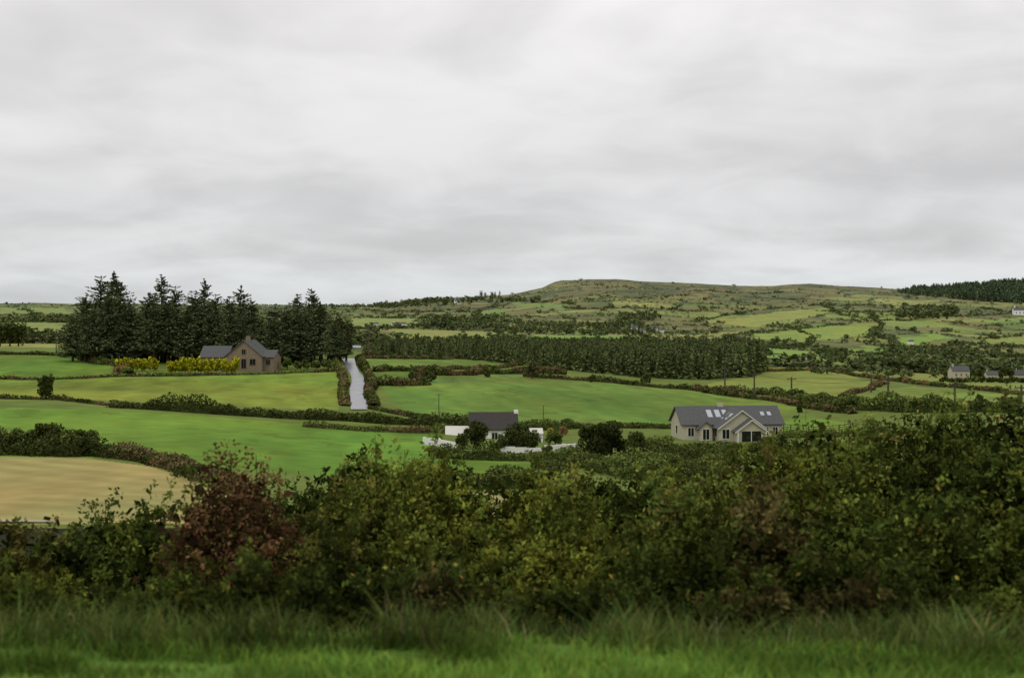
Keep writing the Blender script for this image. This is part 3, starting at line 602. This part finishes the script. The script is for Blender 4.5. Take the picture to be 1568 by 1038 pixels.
for px in (575,620,870,1100,1235,1300): fgbush(px,21,cr(px)+R(0,14),.9,G1,4500,.04,'hawthorn_bush',G3,36)
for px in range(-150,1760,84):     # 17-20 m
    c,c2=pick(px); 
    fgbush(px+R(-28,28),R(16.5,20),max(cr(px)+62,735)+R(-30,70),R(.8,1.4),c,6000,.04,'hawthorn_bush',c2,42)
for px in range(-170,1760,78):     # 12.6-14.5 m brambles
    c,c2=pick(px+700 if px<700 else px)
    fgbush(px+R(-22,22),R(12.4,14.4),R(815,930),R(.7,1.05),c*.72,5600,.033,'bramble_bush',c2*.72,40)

# ---------------------------------------------------------------- verge grass
def blades(name,n,x0,x1,d0,d1,h0,h1,wd,col,lean=.35,thr=.25):
    d=R(d0,d1,n); x=R(x0,x1,n); P=np.column_stack([x,d,H(x,d)-.01]); cl=fbm(x*1.6,d*2.2,8,3); k=rng.random(n)<np.clip((cl-thr)*3,.05,1); P=P[k]; n=len(P); cl=cl[k]
    h=R(h0,h1,n)*(.3+1.5*cl); a=R(0,6.28,n); l=rng.normal(size=(n,2))*lean*h[:,None]; wv=np.column_stack([np.cos(a),np.sin(a),np.zeros(n)])*wd
    top=P+np.column_stack([l,h]); m_=P+np.column_stack([l*.3,h*.55])
    V=np.stack([P-wv,P+wv,m_+wv*.8,m_-wv*.8,m_-wv*.8,m_+wv*.8,top+wv*.1,top-wv*.1],1).reshape(-1,3); F=np.arange(8*n).reshape(2*n,4)
    c=vary(col,n,.35,.25)*(.05+1.9*fbm(P[:,0]*.7,P[:,1]*1.7,88,3))[:,None]; return obj(name,V,F,np.repeat(np.clip(c,.004,1),8,0),M_fg)
blades('verge_grass',80000,-6.5,6.5,6.8,11.3,.04,.13,.006,S(98,128,52),.5)
blades('tall_grass',40000,-7,7,9.3,12.2,.08,.32,.007,S(82,98,48),.5,.42)
blades('grass_seedheads',900,-7,7,9.4,11.8,.16,.32,.006,S(136,134,96),.4,.4)

# ---------------------------------------------------------------- sky, sun, camera
wd=bpy.data.worlds.new('World'); bpy.context.scene.world=wd; wd.use_nodes=True; nt=wd.node_tree; N=nt.nodes; L=nt.links; bg=N['Background']; bg.inputs['Strength'].default_value=1
EL,AZ=math.radians(48),math.radians(215)
sk=N.new('ShaderNodeTexSky'); sk.sky_type='NISHITA'; sk.sun_disc=False; sk.sun_elevation=EL; sk.sun_rotation=AZ
sk1=N.new('ShaderNodeVectorMath'); sk1.operation='SCALE'; sk1.inputs['Scale'].default_value=.08; L.new(sk.outputs[0],sk1.inputs[0])
tc=N.new('ShaderNodeTexCoord'); sep=N.new('ShaderNodeSeparateXYZ'); L.new(tc.outputs['Generated'],sep.inputs[0])
def mth(op,a,b=None,c=None):
    m_=N.new('ShaderNodeMath'); m_.operation=op
    for i,v in enumerate((a,b,c)):
        if v is None: continue
        if isinstance(v,(int,float)): m_.inputs[i].default_value=v
        else: L.new(v,m_.inputs[i])
    return m_.outputs[0]
zc=mth('MAXIMUM',sep.outputs['Z'],0.0); den=mth('ADD',zc,.24); u=mth('DIVIDE',sep.outputs['X'],den); v=mth('DIVIDE',sep.outputs['Y'],den)
cb=N.new('ShaderNodeCombineXYZ'); L.new(u,cb.inputs[0]); L.new(v,cb.inputs[1])
def nz(scale,det,off,rough=.5,dist=0):
    mp=N.new('ShaderNodeMapping'); mp.inputs['Location'].default_value=off; mp.inputs['Scale'].default_value=(.95,1,1); L.new(cb.outputs[0],mp.inputs[0]); t_=N.new('ShaderNodeTexNoise'); t_.inputs['Scale'].default_value=scale; t_.inputs['Detail'].default_value=det; t_.inputs['Roughness'].default_value=rough; t_.inputs['Distortion'].default_value=dist; L.new(mp.outputs[0],t_.inputs['Vector']); return t_.outputs['Fac']
n1=nz(1.1,4,(3.1,1.7,0),.5,.6); n2=nz(3.2,5,(7.3,2.2,4),.5,.5)
mixn=mth('ADD',mth('MULTIPLY',n1,.64),mth('MULTIPLY',n2,.36))
rampE=N.new('ShaderNodeValToRGB'); L.new(zc,rampE.inputs[0]); cre=rampE.color_ramp; cre.elements[0].position=0; cre.elements[0].color=(.62,.645,.655,1); cre.elements[1].position=1; cre.elements[1].color=(1,.98,.98,1)
for p,c in ((.04,(.64,.655,.66,1)),(.10,(.66,.655,.66,1)),(.17,(.72,.705,.705,1)),(.25,(.81,.79,.79,1))):
    e_=cre.elements.new(p); e_.color=c
mr=N.new('ShaderNodeMapRange'); mr.inputs['From Min'].default_value=.35; mr.inputs['From Max'].default_value=.65; mr.inputs['To Min'].default_value=.915; mr.inputs['To Max'].default_value=1.24; mr.interpolation_type='SMOOTHSTEP'; L.new(mixn,mr.inputs['Value'])
cl=N.new('ShaderNodeVectorMath'); cl.operation='SCALE'; L.new(rampE.outputs[0],cl.inputs[0]); L.new(mr.outputs[0],cl.inputs['Scale'])
mx=N.new('ShaderNodeMix'); mx.data_type='RGBA'; mx.inputs['Factor'].default_value=.94; L.new(sk1.outputs[0],mx.inputs['A']); L.new(cl.outputs[0],mx.inputs['B']); L.new(mx.outputs['Result'],bg.inputs['Color'])
sl=bpy.data.lights.new('sun','SUN'); sl.energy=.7; sl.angle=math.radians(25); sl.color=(1,.97,.92); so=bpy.data.objects.new('sun',sl); bpy.context.scene.collection.objects.link(so)
so.rotation_euler=(math.pi/2-EL,0,math.pi-AZ+0)
cd=bpy.data.cameras.new('camera'); cam=bpy.data.objects.new('camera',cd); bpy.context.scene.collection.objects.link(cam); cam.location=(0,0,CZ); cam.rotation_euler=(math.pi/2,0,0)
cd.lens=FP/1568*36; cd.sensor_width=36; cd.shift_y=-39/1568; cd.clip_start=.5; cd.clip_end=9000
cd.dof.use_dof=True; cd.dof.focus_distance=260; cd.dof.aperture_fstop=1.4
bpy.context.scene.camera=cam
sc=bpy.context.scene; sc.view_settings.view_transform='Standard'; sc.view_settings.look='None'; sc.view_settings.exposure=0
